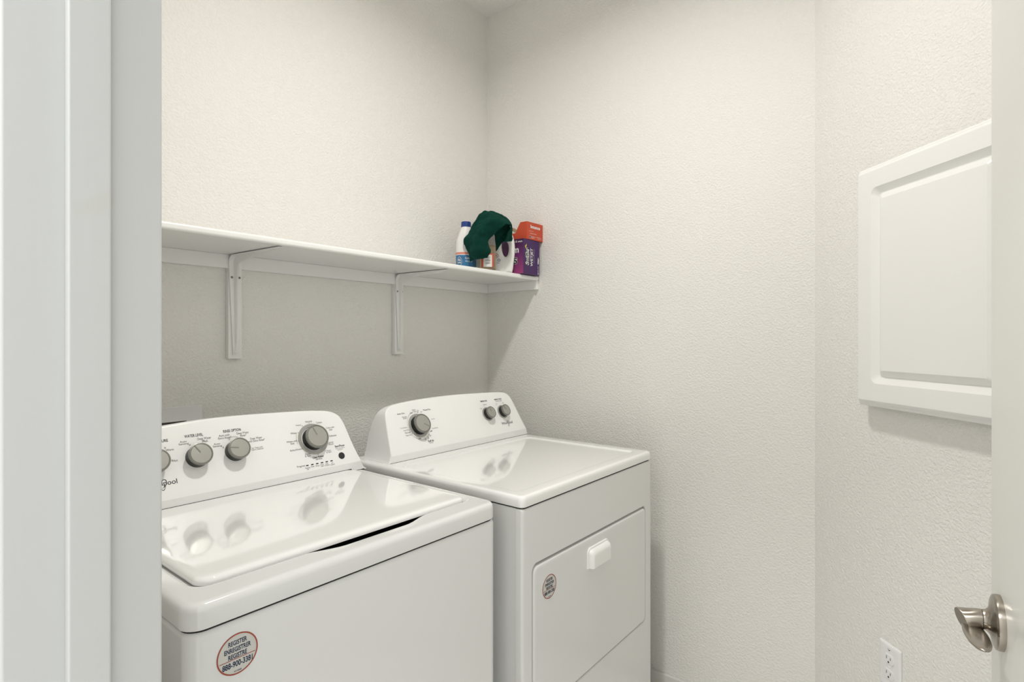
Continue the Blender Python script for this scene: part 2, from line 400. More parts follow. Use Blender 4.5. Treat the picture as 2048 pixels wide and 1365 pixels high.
# ------------------------------------------------------------------ shelf on the back wall
SZ0, SZ1, SD = 1.569, 1.588, -.305
shelf = empty('wall_shelf', (-.87, 0, SZ1), 'long white painted shelf running along the back wall above the machines', 'shelf')
bm = bmesh.new(); bbox(bm, XL, -.0005, SD, -.0005, SZ0, SZ1, .0065, 4); rel(bm_obj('shelf_board', bm, M['shelf'], shelf))
bm = bmesh.new(); bbox(bm, XL, -.0005, -.019, -.0005, 1.527, SZ0, .0015, 2); rel(bm_obj('cleat', bm, M['shelf'], shelf))
bm = bmesh.new(); bbox(bm, -.019, -.0005, SD+.002, -.0195, 1.530, SZ0, .0015, 2); rel(bm_obj('cleat', bm, M['shelf'], shelf))
def bracket(xc, bx0, bx1):
    bm = bmesh.new(); bbox(bm, bx0, bx1, -.0185, -.0005, 1.251, 1.5275, .0012, 2); rel(bm_obj('backing_board', bm, M['shelf'], shelf))
    # stamped steel L bracket: tapered legs with a raised centre rib and a wide bend
    path = []; y0, zt, r = -.0200, SZ0-.0024, .026
    for i in range(15): path.append((y0, 1.262 + (zt-r-1.262)*i/14, 0, i/14))
    for i in range(1, 9):
        a = PI/2*i/8; path.append((y0 - r*(1-math.cos(a)), zt - r + r*math.sin(a), a, 1.0))
    for i in range(1, 13): path.append((y0 - r + (-.290 - y0 + r)*i/12, zt, PI/2, 1-i/12))
    bm = bmesh.new(); L = []
    cross = [(-1, .0), (-.96, .0028), (-.5, .0032), (-.30, .0036), (-.14, .0092), (0, .0104), (.14, .0092), (.30, .0036), (.5, .0032), (.96, .0028), (1, .0), (.3, .0), (.12, .0052), (0, .006), (-.12, .0052), (-.3, .0)]
    for (y, z, a, t) in path:
        hw = .0072 + .0130*t
        rib = (1.0 + 1.3*max(0, (t-.35)/.65)**2)*min(1, .12+t*5); fl = min(1, .3+t*6)
        ny, nz = -math.cos(a), -math.sin(a)
        L.append([(xc + c*hw, y + ny*h*(rib if abs(c) < .29 else fl), z + nz*h*(rib if abs(c) < .29 else fl)) for c, h in cross])
    loft(bm, L)
    br = rel(bm_obj('bracket', bm, M['shelf'], shelf))
    for (sx, sz, rr) in ((0, 1.271, .0052), (-.0115, 1.500, .0036), (.0115, 1.500, .0036)):
        b = bmesh.new(); lathe(b, [(rr, 0), (rr, .001), (rr*.55, .0024), (rr*.25, .0024), (rr*.2, .0014)], (xc+sx, y0-.003-(.004 if rr > .005 else 0), sz), (0,-1,0), 16)
        o = bm_obj('screw', b, M['screw'] if rr < .005 else M['shelf'], br); o.location = Vector(o.location) - Vector((0,0,0)) - shelf.location - br.location
        o.location = -Vector(shelf.location) - Vector(br.location)
for xc, a, b in ((-1.1935, -1.213, -1.172), (-.552, -.573, -.530)): bracket(xc, a, b)

# ------------------------------------------------------------------ washer outlet box on the back wall
ob = empty('washer_outlet_box', (-1.40, 0, 1.0), 'white plastic recessed plumbing box behind the washer console', 'plumbing box')
bm = bmesh.new()
V = loft(bm, [[(x, -.0005, z) for x, z in rrect(-1.52, -1.2835, .90, 1.118, .003, 3)], [(x, -.008, z) for x, z in rrect(-1.52, -1.2835, .90, 1.118, .003, 3)],
     [(x, -.0095, z) for x, z in rrect(-1.518, -1.2855, .902, 1.116, .003, 3)], [(x, -.0095, z) for x, z in rrect(-1.478, -1.326, .94, 1.076, .003, 3)],
     [(x, -.0015, z) for x, z in rrect(-1.476, -1.328, .942, 1.074, .003, 3)]], cap0=True, cap1=False)
rel(bm_obj('frame', bm, M['outlet'], ob, smooth=False))
bm = bmesh.new(); loft(bm, [[(x, -.0015, z) for x, z in rrect(-1.476, -1.328, .942, 1.074, .003, 3)], [(x, -.0010, z) for x, z in rrect(-1.470, -1.334, .948, 1.068, .003, 3)]], cap0=False)
rel(bm_obj('recess', bm, mat('recess_grey', (.13, .125, .105), .6), ob))
for x in (-1.44, -1.36):
    bm = bmesh.new(); lathe(bm, [(.011, 0), (.011, .03), (.008, .034), (.008, .05)], (x, -.012, .95), (0,0,1), 16); rel(bm_obj('valve', bm, M['brass'], ob))

# ------------------------------------------------------------------ consoles
def yface(yb, z, zb=.945, k=.48): return yb + k*max(0, z-zb)
def console(name, yb, outline, yback, parent, z0):
    """outline: closed (x, z) polygon, counter-clockwise seen from the front"""
    bm = bmesh.new(); cx = sum(p[0] for p in outline)/len(outline); cz = 1.0
    def inset(P, d):
        n = len(P); Q = []
        for i in range(n):
            a, b, c = Vector(P[i-1]), Vector(P[i]), Vector(P[(i+1) % n])
            t = ((b-a).normalized() + (c-b).normalized()); t.normalize()
            q = b + Vector((-t.y, t.x))*d
            if P[i][1] <= z0+.0015: q.y = P[i][1]
            Q.append((q.x, q.y))
        return Q
    loops = []
    for d, e in ((.0045, 0), (.0018, .0011), (.0004, .0028), (0, .006)):
        loops.append([(x, e, z) for x, z in inset(outline, d)])
    loops.append([(x, 1.0, z) for x, z in inset(outline, .001)])
    loops.append([(x, 1.006, z) for x, z in inset(outline, .006)])
    V = loft(bm, loops)
    for zc in (.945,):
        bmesh.ops.bisect_plane(bm, geom=list(bm.verts)+list(bm.edges)+list(bm.faces), plane_co=(0,0,zc), plane_no=(0,0,1))
    for v in bm.verts:
        f = yface(yb, v.co.z)
        s4 = (v.co.z-z0)/.19; yb2 = max(yback - .010*s4 - .060*s4**4, f + .017)
        if v.co.y >= .5: v.co.y = yb2 + (v.co.y-1)*1.0
        else: v.co.y = f + v.co.y
    return rel(bm_obj(name, bm, M['console'], parent, angle=50))
def arch(x0, x1, xs, z0, ztop_e, ztop_m, r, lean, n=14):
    """trapezoid with leaning ends, rounded shoulders and an arched top"""
    P = [(x0, z0)]; P.append((x1, z0))
    for i in range(1, 6): P.append((x1 - lean*(i/6)*.8, z0 + (ztop_e-z0-r*1.1)*i/6*1.0))
    c = (x1 - lean - r*.72, ztop_e - r)
    def top(x):
        u = (x-(x0+x1)/2)/((x1-x0)/2); return ztop_e + (ztop_m-ztop_e)*(1-u*u)
    for i in range(0, 9):
        a = math.radians(14 + (84-14)*i/8); P.append((c[0] + r*math.cos(a), c[1] + r*math.sin(a)))
    xs0 = c[0]-.01; xs1 = x0+x1-xs0
    for i in range(1, n): 
        x = xs0 + (xs1-xs0)*i/n; P.append((x, top(x)))
    return P + [(x0+x1-x, z) for x, z in reversed([p for p in P if p[1] > z0+.0001 and p[0] > (x0+x1)/2 + .02 and p in P[2:16]])]

# outlines measured at the face (right half mirrored)
def mirror_outline(pts, cx):
    return [(2*cx-pts[0][0], pts[0][1])] + pts + [(2*cx-x, z) for x, z in reversed(pts[1:])]
def smooth_pts(pts, it=2):
    for _ in range(it):
        Q = [pts[0]]
        for a, b in zip(pts, pts[1:]):
            Q.append((a[0]*.75+b[0]*.25, a[1]*.75+b[1]*.25)); Q.append((a[0]*.25+b[0]*.75, a[1]*.25+b[1]*.75))
        Q.append(pts[-1]); pts = Q
    return pts
def knob(parent, x, z, yb, r, h, ang, bez=None, style='W'):
    """control knob on a tilted console face: black skirt, silver cap with pointer, optional bezel ring"""
    o = Vector((x, yface(yb, z), z)); ax = Vector((0, -1, .48)).normalized() if z > .945 else Vector((0,-1,0))
    b = bmesh.new(); lathe(b, [(r*1.0, 0), (r*.97, h*.78), (r*.90, h*.80)], o, ax, 48)
    k = rel(bm_obj('control_knob', b, M['black'], parent))
    off = -Vector(parent.location)
    def sub(nm, bmx, mt):
        q = bm_obj(nm, bmx, mt, k); q.location = -Vector(parent.location) - Vector(k.location); 
        # k is located so that world coordinates cancel against both ancestors
        q.location = Vector((0,0,0)); return q
    b = bmesh.new(); lathe(b, [(r*.985, h*.70), (r*1.03, h*.74), (r*1.045, h*.93), (r*1.02, h*.985), (r*.96, h), (r*.905, h), (r*.895, h*.96), (r*.86, h*.96)], o, ax, 56, mats=[0,0,0,0,0,1,1,1], cap=False)
    sub('cap_rim', b, [M['rim'], M['ink']])
    b = bmesh.new(); lathe(b, [(r*.885, h*.985), (r*.87, h*.995), (r*.5, h*1.0), (.0008, h*1.002)], o, ax, 56)
    sub('knob_cap', b, M['silver'])
    u = Vector((1,0,0)); v = ax.cross(u)*-1
    if v.z < 0: v = -v
    d = u*math.cos(ang) + v*math.sin(ang); e = u*-math.sin(ang) + v*math.cos(ang)
    b = bmesh.new(); base = o + ax*(h*1.0)
    L = []
    for dz in (-.0004, .0007):
        L.append([base + ax*dz + d*(r*.12) - e*.0014, base + ax*dz + d*(r*.98) - e*.0014, base + ax*dz + d*(r*.98) + e*.0014, base + ax*dz + d*(r*.12) + e*.0014])
    loft(b, L); sub('pointer', b, M['silver_dark'])
    if bez:
        b = bmesh.new(); lathe(b, [(bez, 0), (bez, .0025), (bez*.975, .0036), (bez*.84, .0042), (bez*.80, .0030), (bez*.80, .0005)], o, ax, 64, mats=[0,0,0,1,1,1], cap=False)
        rel(bm_obj('bezel_ring', b, [M['bezel'], M['console']] if style == 'dial' else [M['bezel'], M['bezel']], parent))
    return k
def sticker(parent, x, z, y, r):
    mp = lambda a, b: (a, y-.0006, b)
    mp2 = lambda a, b: (a, y-.0009, b)
    b = bmesh.new(); lathe(b, [(r, 0), (r, .0005)], (x, y, z), (0,-1,0), 64)
    s = rel(bm_obj('register_sticker', b, M['sticker'], parent)); s['label'] = 'round pale sticker with a red rim and navy lettering'
    b = bmesh.new(); add_ring(b, mp2, x, z, r*.93, r*.995, n=64, mi=0)
    add_rect(b, mp2, x-r*.86, x+r*.86, z-r*.235, z-r*.205, 0)
    for t, dz, wd, ht in (('REGISTER', .57, .90, .235), ('ENREGISTRER', .25, 1.28, .235), ('REGISTRE', -.06, .90, .235), ('888-900-3381', -.46, 1.46, .29), ('W11105608', -.82, .36, .07)):
        add_txt(b, t, mp2, x, z+dz*r, wd*r, ht*r, bold=.022, mi=1)
    q = bm_obj('sticker_print', b, [M['red_ring'], M['navy']], s, smooth=False, normals=False)
    return s
def whirl_logo(name, parent, x, z, mp, wd, ht):
    """word mark with the looping ring over the middle letters"""
    b = bmesh.new()
    add_txt(b, 'Whirlpool', mp, x, z, wd, ht, bold=.006)
    cx, cz = x+wd*.085, z+ht*.02; P = []
    for i in range(27):
        a = math.radians(205 - 315*i/26); P.append((cx + wd*.088*math.cos(a) + ht*.20*math.sin(a), cz + ht*.64*math.sin(a)))
    add_stroke(b, mp, P, [ht*(.03 + .09*math.sin(PI*i/26)) for i in range(27)])
    P = [(cx - wd*.10 + wd*.16*t, cz - ht*.25 - ht*.75*math.sin(PI*min(1, .15+t*.8))) for t in [i/12 for i in range(13)]]
    add_stroke(b, mp, P, [ht*(.03+.07*math.sin(PI*i/12)) for i in range(13)])
    return rel(bm_obj(name, b, M['ink_dark'], parent, smooth=False, normals=False))

WT=[
  ('TEMPERATURE',-1.4978,1.0709,0.0498,0.0062),
  ('Warm',-1.4723,1.0495,0.0171,0.0045),
  ('Hot',-1.4649,1.0245,0.0107,0.0051),
  ('WATER LEVEL',-1.4150,1.0742,0.0424,0.0065),
  ('Auto\nSensing',-1.4405,1.0602,0.0222,0.0105),
  ('Deep Water\nWash',-1.3923,1.0615,0.0317,0.0120),
  ('RINSE OPTION',-1.3224,1.0746,0.0444,0.0069),
  ('Auto with\nExtra Rinse*',-1.3438,1.0626,0.0322,0.0111),
  ('Deep Water\nRinse*',-1.2968,1.0627,0.0313,0.0114),
  ('Deep Water\nwith Extra Rinse*',-1.2657,1.0455,0.0444,0.0115),
  ('Auto\nSensing',-1.3653,1.0445,0.0217,0.0109),
  ('for Time with\nFabric Softener',-1.2676,1.0232,0.0322,0.0076),
  ('Normal',-1.1057,1.0729,0.0198,0.0049),
  ('Colors',-1.0738,1.0666,0.0180,0.0050),
  ('Heavy',-1.1389,1.0661,0.0161,0.0048),
  ('Whites',-1.1593,1.0473,0.0180,0.0047),
  ('Whites with\nSoak',-1.1700,1.0242,0.0311,0.0100),
  ('Bulky/Sheets',-1.1631,1.0035,0.0358,0.0053),
  ('Drain\n& Spin',-1.1334,0.9853,0.0184,0.0101),
  ('Clean Washer',-1.1032,0.9766,0.0348,0.0054),
  ('with affresh',-1.1025,0.9709,0.0206,0.0041),
  ('Rinse\n& Spin',-1.0667,0.9853,0.0164,0.0091),
  ('Quick\nWash',-1.0536,1.0061,0.0191,0.0092),
  ('Delicates',-1.0406,1.0260,0.0236,0.0050),
  ('Colors with\nSoak',-1.0428,1.0460,0.0269,0.0108),
  ('Start/Pause',-1.0275,0.9955,0.0323,0.0057),
  ('Hold 3 Seconds to',-1.0278,0.9892,0.0306,0.0028),
  ('Add Garments',-1.0291,0.9852,0.0170,0.0028),
  ('Progress',-1.1609,0.9603,0.0238,0.0059),
  ('Sensing\nFill',-1.1429,0.9521,0.0152,0.0073),
  ('Wash',-1.1274,0.9546,0.0108,0.0037),
  ('Rinse',-1.1123,0.9542,0.0110,0.0038),
  ('Final\nSpin',-1.0978,0.9524,0.0095,0.0081),
  ('Cycle\nComplete',-1.0828,0.9526,0.0161,0.0082),
  ('Lid\nLocked',-1.0656,0.9522,0.0131,0.0076),
]
DT=[
  ('Auto Dry',-0.7861,1.0635,0.0318,0.0056),
  ('Timed Dry',-0.6699,1.0651,0.0350,0.0059),
  ('Wrinkle\nShield',-0.7755,1.0501,0.0203,0.0081),
  ('Cool Down',-0.7909,1.0199,0.0295,0.0035),
  ('Less Dry',-0.7840,1.0111,0.0233,0.0048),
  ('Normal',-0.7816,1.0039,0.0213,0.0048),
  ('More Dry',-0.7790,0.9947,0.0255,0.0048),
  ('OFF',-0.7421,1.0615,0.0110,0.0043),
  ('Heavy\nDuty',-0.7271,1.0691,0.0156,0.0075),
  ('70',-0.7111,1.0663,0.0068,0.0037),
  ('60',-0.6977,1.0610,0.0068,0.0037),
  ('Less Dry',-0.6549,1.0330,0.0165,0.0037),
  ('Cool Down',-0.6587,1.0036,0.0282,0.0034),
  ('OFF',-0.6809,0.9958,0.0115,0.0043),
  ('OFF',-0.7391,0.9788,0.0121,0.0045),
  ('20',-0.7157,0.9736,0.0079,0.0039),
  ('30',-0.7021,0.9764,0.0068,0.0039),
  ('40',-0.6899,0.9823,0.0069,0.0039),
  ('Fluff Air',-0.6940,0.9664,0.0263,0.0065),
  ('No Heat',-0.6955,0.9605,0.0160,0.0033),
  ('TEMPERATURE',-0.3721,1.0694,0.0395,0.0057),
  ('Medium',-0.3711,1.0567,0.0190,0.0038),
  ('Low',-0.3991,1.0449,0.0115,0.0038),
  ('WRINKLE SHIELD',-0.2861,1.0696,0.0466,0.0055),
  ('Extended Tumble',-0.2846,1.0630,0.0373,0.0035),
  ('On',-0.3026,1.0530,0.0077,0.0039),
  ('Off',-0.2621,1.0529,0.0079,0.0040),
]
def print_texts(parent, T, yb):
    mp = lambda a, c: (a, yface(yb, c) - .0005, c)
    heads = ('TEMPERATURE', 'WATER LEVEL', 'RINSE OPTION', 'Auto Dry', 'Timed Dry', 'Fluff Air', 'OFF', 'Start/Pause', 'Clean Washer', 'WRINKLE SHIELD')
    for s, x, z, wd, ht in T:
        b = bmesh.new(); add_txt(b, s, mp, x, z, wd, ht, bold=.014 if s in heads else .0)
        rel(bm_obj('lettering', b, M['ink_dark'] if s in heads else M['ink'], parent, smooth=False, normals=False))
    return mp

# ------------------------------------------------------------------ washer
WX0, WX1, WYF, WYB = -1.658, -.959, -.878, -.20
wa = empty('washing_machine', ((WX0+WX1)/2, (WYF+WYB)/2, 0), 'white top-loading washing machine nearest the doorway with three small knobs', 'washing machine')
def cabinet(x0, x1, y0, y1, z0, z1, r, rt=.008, parent=None, name='cabinet'):
    bm = bmesh.new(); R = lambda i, z: [(x, y, z) for x, y in rrect(x0+i, x1-i, y0+i, y1-i, max(r-i, .002), 8)]
    loft(bm, [R(.0, z0), R(0, z1-rt), R(rt*.12, z1-rt*.6), R(rt*.4, z1-rt*.2), R(rt, z1)])
    return rel(bm_obj(name, bm, M['enamel'], parent, angle=60))
cabinet(WX0+.002, WX1-.002, WYF+.001, WYB, .02, .8765, .024, .009, wa)
bm = bmesh.new(); loft(bm, [[(x, y, z) for x, y in rrect(WX0+.0055, WX1-.0055, WYF+.0055, WYB-.01, .024, 6)] for z in (.874, .8845)]); rel(bm_obj('seam_gap_fill', bm, M['gap'], wa))  # black slab behind the seam, painting the shade of the gap
# top deck: ring around the lid opening with a finger scoop in the front rim
LX0, LX1, LY0, LY1 = -1.613, -.992, -.806, -.3465
TZ = .918; SEG, SIDE = 8, 40
def scoop(x):
    a, b_ = -1.437, -1.131
    if x <= a or x >= b_: return 0.0
    t = (x-a)/(b_-a); e = min(t, 1-t)/.26
    return 1.0 if e >= 1 else e*e*(3-2*e)
def dl(i, z, r, dz=0):
    return [(x, y, z) for x, y in rrect(WX0+i, WX1-i, WYF+i, WYB+i*0, r, SEG, SIDE)]
def il(g, z, r, fr=0.0, dzs=0.0):
    P = []
    for x, y in rrect(LX0-g, LX1+g, LY0-g, LY1+g, r, SEG, SIDE):
        s = scoop(x) if y < LY0+.01 else 0
        P.append((x, y - fr*s, z - dzs*s))
    return P
bm = bmesh.new()
loft(bm, [dl(.010, .8792, .022), dl(.0010, .8798, .029), dl(0, .8830, .030), dl(0, .905, .030), dl(.0015, .9115, .029), dl(.005, .9160, .026), dl(.010, .9178, .022), dl(.015, TZ, .02),
          il(.014, TZ-.0002, .034, .018, .0), il(.0090, TZ-.001, .031, .014, .0035), il(.0040, TZ-.0045, .028, .006, .0075), il(.0014, TZ-.0070, .026, .001, .0085), il(.0012, TZ-.0075, .026, 0, .0085), il(-.006, TZ-.0080, .022, 0, .040), il(-.017, TZ-.05, .02)], cap0=False, cap1=False)
for f in bm.faces:
    if f.calc_center_median().z < TZ-.022 and f.calc_center_median().y > LY0-.006 and LX0-.004 < f.calc_center_median().x < LX1+.004: f.material_index = 1  # faces below the scoop coloured black as the shade in the slit
rel(bm_obj('top_deck', bm, [M['enamel'], M['gap']], wa, angle=50))
bm = bmesh.new(); loft(bm, [[(x, y, z) for x, y in rrect(LX0-.002, LX1+.002, LY0-.002, LY1, .02, 4)] for z in (.868, .872)]); rel(bm_obj('tub_shade_sheet', bm, M['gap'], wa))  # black sheet standing in for the dark under the lid
# lid
bm = bmesh.new()
def ll(i, z, r): return [(x, y, z) for x, y in rrect(LX0+i, LX1-i, LY0+i, LY1+.0, max(r-i*.6, .008), SEG, 4)]
loft(bm, [ll(.006, TZ-.006, .026), ll(.001, TZ-.0055, .026), ll(0, TZ-.001, .026), ll(.0012, TZ+.0028, .026), ll(.0045, TZ+.0055, .026), ll(.010, TZ+.0068, .026), ll(.020, TZ+.0072, .026)])
rel(bm_obj('lid', bm, M['lid'], wa, angle=60))
# console
WY = -.345
right = [(-.9475, .9175), (-.960, .925), (-.9775, .977), (-.9870, 1.030), (-.9925, 1.060), (-1.0015, 1.0785), (-1.019, 1.0905), (-1.044, 1.0965), (-1.085, 1.1005), (-1.124, 1.1030), (-1.2126, 1.1065), (-1.31, 1.1095)]
left = [(-1.3932, 1.1090), (-1.478, 1.1035), (-1.54, 1.0995), (-1.575, 1.0975), (-1.600, 1.0905), (-1.6155, 1.0785), (-1.6245, 1.060), (-1.630, 1.030), (-1.6395, .977), (-1.657, .925), (-1.6695, .9175)]
console('control_console', WY, smooth_pts(right + left), -.235, wa, .9175)
bm = bmesh.new(); box(bm, -1.603, -1.003, WY-.0006, -.24, .9176, .9259); box(bm, -1.655, -.957, WY-.0006, -.24, .9176, .9190); rel(bm_obj('console_seam', bm, M['gap'], wa))
wmp = print_texts(wa, WT, WY)
for x, ang in ((-1.5100, 60), (-1.4165, 119), (-1.3245, 168)):
    knob(wa, x, 1.0245, WY, .0262, .028, math.radians(ang))
knob(wa, -1.1050, 1.0245, WY, .0330, .027, math.radians(108), bez=.0455, style='dial')
b = bmesh.new()
for x, z in [(-1.1423,.9597),(-1.1269,.9597),(-1.1117,.9597),(-1.0967,.9597),(-1.0814,.9597),(-1.0658,.9597)]:
    P = [(x+sx*.0028+.0013*math.cos(t), z+.0014*math.sin(t)) for sx, a0 in ((1,-90),(-1,90)) for t in [math.radians(a0+180*i/6) for i in range(7)]]
    add_poly(b, wmp, P)
rel(bm_obj('indicator_lights', b, M['ink_dark'], wa, smooth=False, normals=False))
b = bmesh.new()
for x, z in [(-1.1054,1.0687),(-1.1284,1.0631),(-1.1457,1.0469),(-1.151,1.0253),(-1.1433,1.0039),(-1.1257,.9877),(-1.1022,.9825),(-1.078,.9883)]: add_disc(b, wmp, x, z, .0011, n=10)
for x, z in [(-1.4275,1.0538),(-1.334,1.0543),(-1.3525,1.0373),(-1.4716,1.0255),(-1.3945,1.0590),(-1.4815,1.0550)]: add_ring(b, wmp, x, z, .0011, .0018, n=14)
add_ring(b, wmp, -1.1050, 1.0245, .0500, .0506, 158, 188, 14)
add_ring(b, wmp, -1.3245, 1.0245, .0345, .0351, 68, 113, 14)
rel(bm_obj('setting_marks', b, M['ink'], wa, 'stuff', smooth=False, normals=False))
b = bmesh.new(); lathe(b, [(.0098, 0), (.0098, .0016), (.0085, .0022), (.001, .0024)], (-1.0296, yface(WY,.968), .968), (0,-1,.48), 32); rel(bm_obj('start_button', b, M['ink_dark'], wa))
b = bmesh.new(); add_ring(b, wmp, -1.0141, 1.0693, .0022, .0034, n=24); rel(bm_obj('cap_plug', b, M['console'], wa, smooth=False, normals=False))
whirl_logo('logo', wa, -1.5035, .9790, wmp, .070, .0135)
sticker(wa, -1.584, .8235, WYF+.001, .0318)

# ------------------------------------------------------------------ dryer
DX0, DX1, DYF, DYB = -.905, -.168, -.911, -.20
dr = empty('clothes_dryer', ((DX0+DX1)/2, (DYF+DYB)/2, 0), 'white front-loading clothes dryer in the corner beside the right wall', 'dryer')
bm = bmesh.new(); R = lambda i, z: [(x, y, z) for x, y in rrect(DX0+.003+i, DX1-.003-i, -.8885, DYB, .004, 3)]
loft(bm, [R(0, .02), R(0, .886), R(.002, .888)]); rel(bm_obj('cabinet', bm, M['enamel'], dr, angle=60))
bm = bmesh.new(); loft(bm, [[(x, y, z) for x, y in rrect(DX0+.005, DX1-.005, -.9060, DYB-.01, .010, 3)] for z in (.884, .8925)]); loft(bm, [[(x, y, z) for x, y in rrect(DX0+.008, DX1-.008, -.893, DYB-.01, .004, 3)] for z in (.02, .8835)]); rel(bm_obj('seam_gap_fill', bm, M['gap'], dr))  # black slabs behind the panel seams, painting the shade of the gaps
# front panel with a recessed door opening
FX0, FX1 = DX0, DX1; DZ0, DZ1 = .345, .737; DRX0, DRX1 = -.862, -.214
bm = bmesh.new(); SG = 8
def fr(i, y, r): return [(x, y, z) for x, z in rrect(FX0+i, FX1-i, .06+i, .888-i, r, SG, 6)]
def fi(g, y, r): return [(x, y, z) for x, z in rrect(DRX0-g, DRX1+g, DZ0-g, DZ1+g, r, SG, 6)]
loft(bm, [fr(0, -.8895, .003), fr(0, -.9035, .003), fr(.0012, -.9070, .004), fr(.0035, -.9098, .006), fr(.008, DYF, .009),
          fi(.0055, DYF, .024), fi(.0030, DYF+.0010, .0215), fi(.0015, DYF+.0035, .020), fi(.0012, DYF+.012, .020), fi(-.006, DYF+.0125, .014)], cap0=False, cap1=True)
rel(bm_obj('front_panel', bm, M['enamel'], dr, angle=45))
bm = bmesh.new()
def fd(i, y, r): return [(x, y, z) for x, z in rrect(DRX0+.0018+i, DRX1-.0018-i, DZ0+.0018+i, DZ1-.0042-i, r, SG, 6)]
loft(bm, [fd(0, DYF+.011, .018), fd(0, DYF+.003, .018), fd(.0012, DYF+.0002, .017), fd(.0040, DYF-.0014, .015), fd(.009, DYF-.0018, .012)], cap0=False)
ddoor = rel(bm_obj('dryer_door', bm, M['enamel'], dr, angle=45))
# pull handle: flange plus hooded grip
def hz(i, y, r, k=0.0, dzb=0): return [(x, y, z) for x, z in rrect(HX0+i, HX1-i, HZ0+dzb, HZ1-i*1.0, r, 6, 3)]
HX0, HX1, HZ0, HZ1 = -.603, -.480, .6465, .7050
yd = DYF-.0018
def hl(i0, i1, ztop, zbot, y, r):
    # rounded top corners, square foot
    P = []
    x0, x1 = HX0+i0, HX1-i1
    for k in range(9): a = math.radians(90*k/8); P.append((x1-r+r*math.cos(a), y, ztop-r+r*math.sin(a)))
    for k in range(9): a = math.radians(90+90*k/8); P.append((x0+r+r*math.cos(a), y, ztop-r+r*math.sin(a)))
    P += [(x0, y, zbot), (x1, y, zbot)]
    return P
bm = bmesh.new(); loft(bm, [hl(0,0,HZ1,HZ0,yd+.001,.016), hl(0,0,HZ1,HZ0,yd-.003,.016), hl(.0015,.0015,HZ1-.0015,HZ0,yd-.0045,.0145), hl(.005,.005,HZ1-.005,HZ0+.001,yd-.0045,.012)])
hd = bm_obj('door_handle', bm, M['console'], ddoor); hd.location = (0,0,0)
bm = bmesh.new(); loft(bm, [hl(.0050,.0050,HZ1-.0055,HZ0+.001,yd-.004,.012), hl(.0055,.0055,HZ1-.006,HZ0+.001,yd-.009,.0115), hl(.0075,.0075,HZ1-.0095,HZ0+.001,yd-.0145,.010), hl(.0110,.0110,HZ1-.0150,HZ0+.001,yd-.0180,.008), hl(.0155,.0155,HZ1-.0210,HZ0+.002,yd-.0190,.006)])
hg = bm_obj('handle_grip', bm, M['console'], ddoor); hg.location = (0,0,0)
st = sticker(dr, -.7925, .6625, yd, .0312)
# top with a shallow recess
bm = bmesh.new()
TX0, TX1, TY0 = DX0-.001, DX1+.002, DYF-.001; DZT = .9205
def tl(i, z, r): return [(x, y, z) for x, y in rrect(TX0+i, TX1-i, TY0+i, DYB, r, 8, 6)]
def tr(g, z, r): return [(x, y, z) for x, y in rrect(TX0+.034+g, TX1-.046-g, TY0+.040+g, -.405-g, r, 8, 6)]
loft(bm, [tl(.008, .8918, .010), tl(.0012, .8924, .014), tl(0, .8955, .016), tl(0, .909, .016), tl(.0015, .9155, .015), tl(.005, .9193, .013), tl(.011, DZT, .010),
          tr(0, DZT, .02), tr(.0025, DZT-.0006, .018), tr(.008, DZT-.0042, .014), tr(.012, DZT-.0048, .011)], cap0=True, cap1=True)
rel(bm_obj('top_panel', bm, M['lid'], dr, angle=50))
DYc = -.366
right = [(-.159, .9207), (-.168, .927), (-.1765, .955), (-.1860, .995), (-.1945, 1.040), (-.2010, 1.066), (-.2095, 1.0810), (-.2260, 1.0905), (-.2560, 1.0950), (-.3054, 1.0974), (-.42, 1.1015), (-.5379, 1.1044)]
left = [(-.6784, 1.1020), (-.745, 1.0985), (-.790, 1.0950), (-.8150, 1.0915), (-.8330, 1.0845), (-.8440, 1.0740), (-.8505, 1.058), (-.8560, 1.030), (-.8640, .985), (-.8700, .950), (-.8765, .927), (-.8800, .9207)]
console('control_console', DYc, smooth_pts(right + left), -.232, dr, .9207)
bm = bmesh.new(); box(bm, -.876, -.163, DYc-.0007, -.24, .9203, .9212); rel(bm_obj('console_seam', bm, M['gap'], dr))
dmp = print_texts(dr, DT, DYc)
knob(dr, -.7270, 1.0195, DYc, .0318, .026, math.radians(-32), bez=.0415, style='dial')
knob(dr, -.3742, 1.0211, DYc, .0222, .0245, math.radians(105), bez=.0272)
knob(dr, -.2848, 1.0211, DYc, .0222, .0245, math.radians(122), bez=.0272)
b = bmesh.new()
for x, z in [(-.7259,1.062),(-.714,1.0611),(-.7703,1.0107),(-.7683,1.005),(-.7647,.9982),(-.7162,.9777),(-.7036,.9808),(-.6935,.9865),(-.378,1.0515),(-.399,1.0410),(-.307,1.0480)]: add_disc(b, dmp, x, z, .0011, n=10)
for a0, a1 in ((112, 250), (258, 318), (66, 104)): add_ring(b, dmp, -.7270, 1.0195, .0450, .0456, a0, a1, 30)
rel(bm_obj('setting_marks', b, M['ink'], dr, 'stuff', smooth=False, normals=False))
whirl_logo('logo', dr, -.2800, .9770, dmp, .067, .0125)

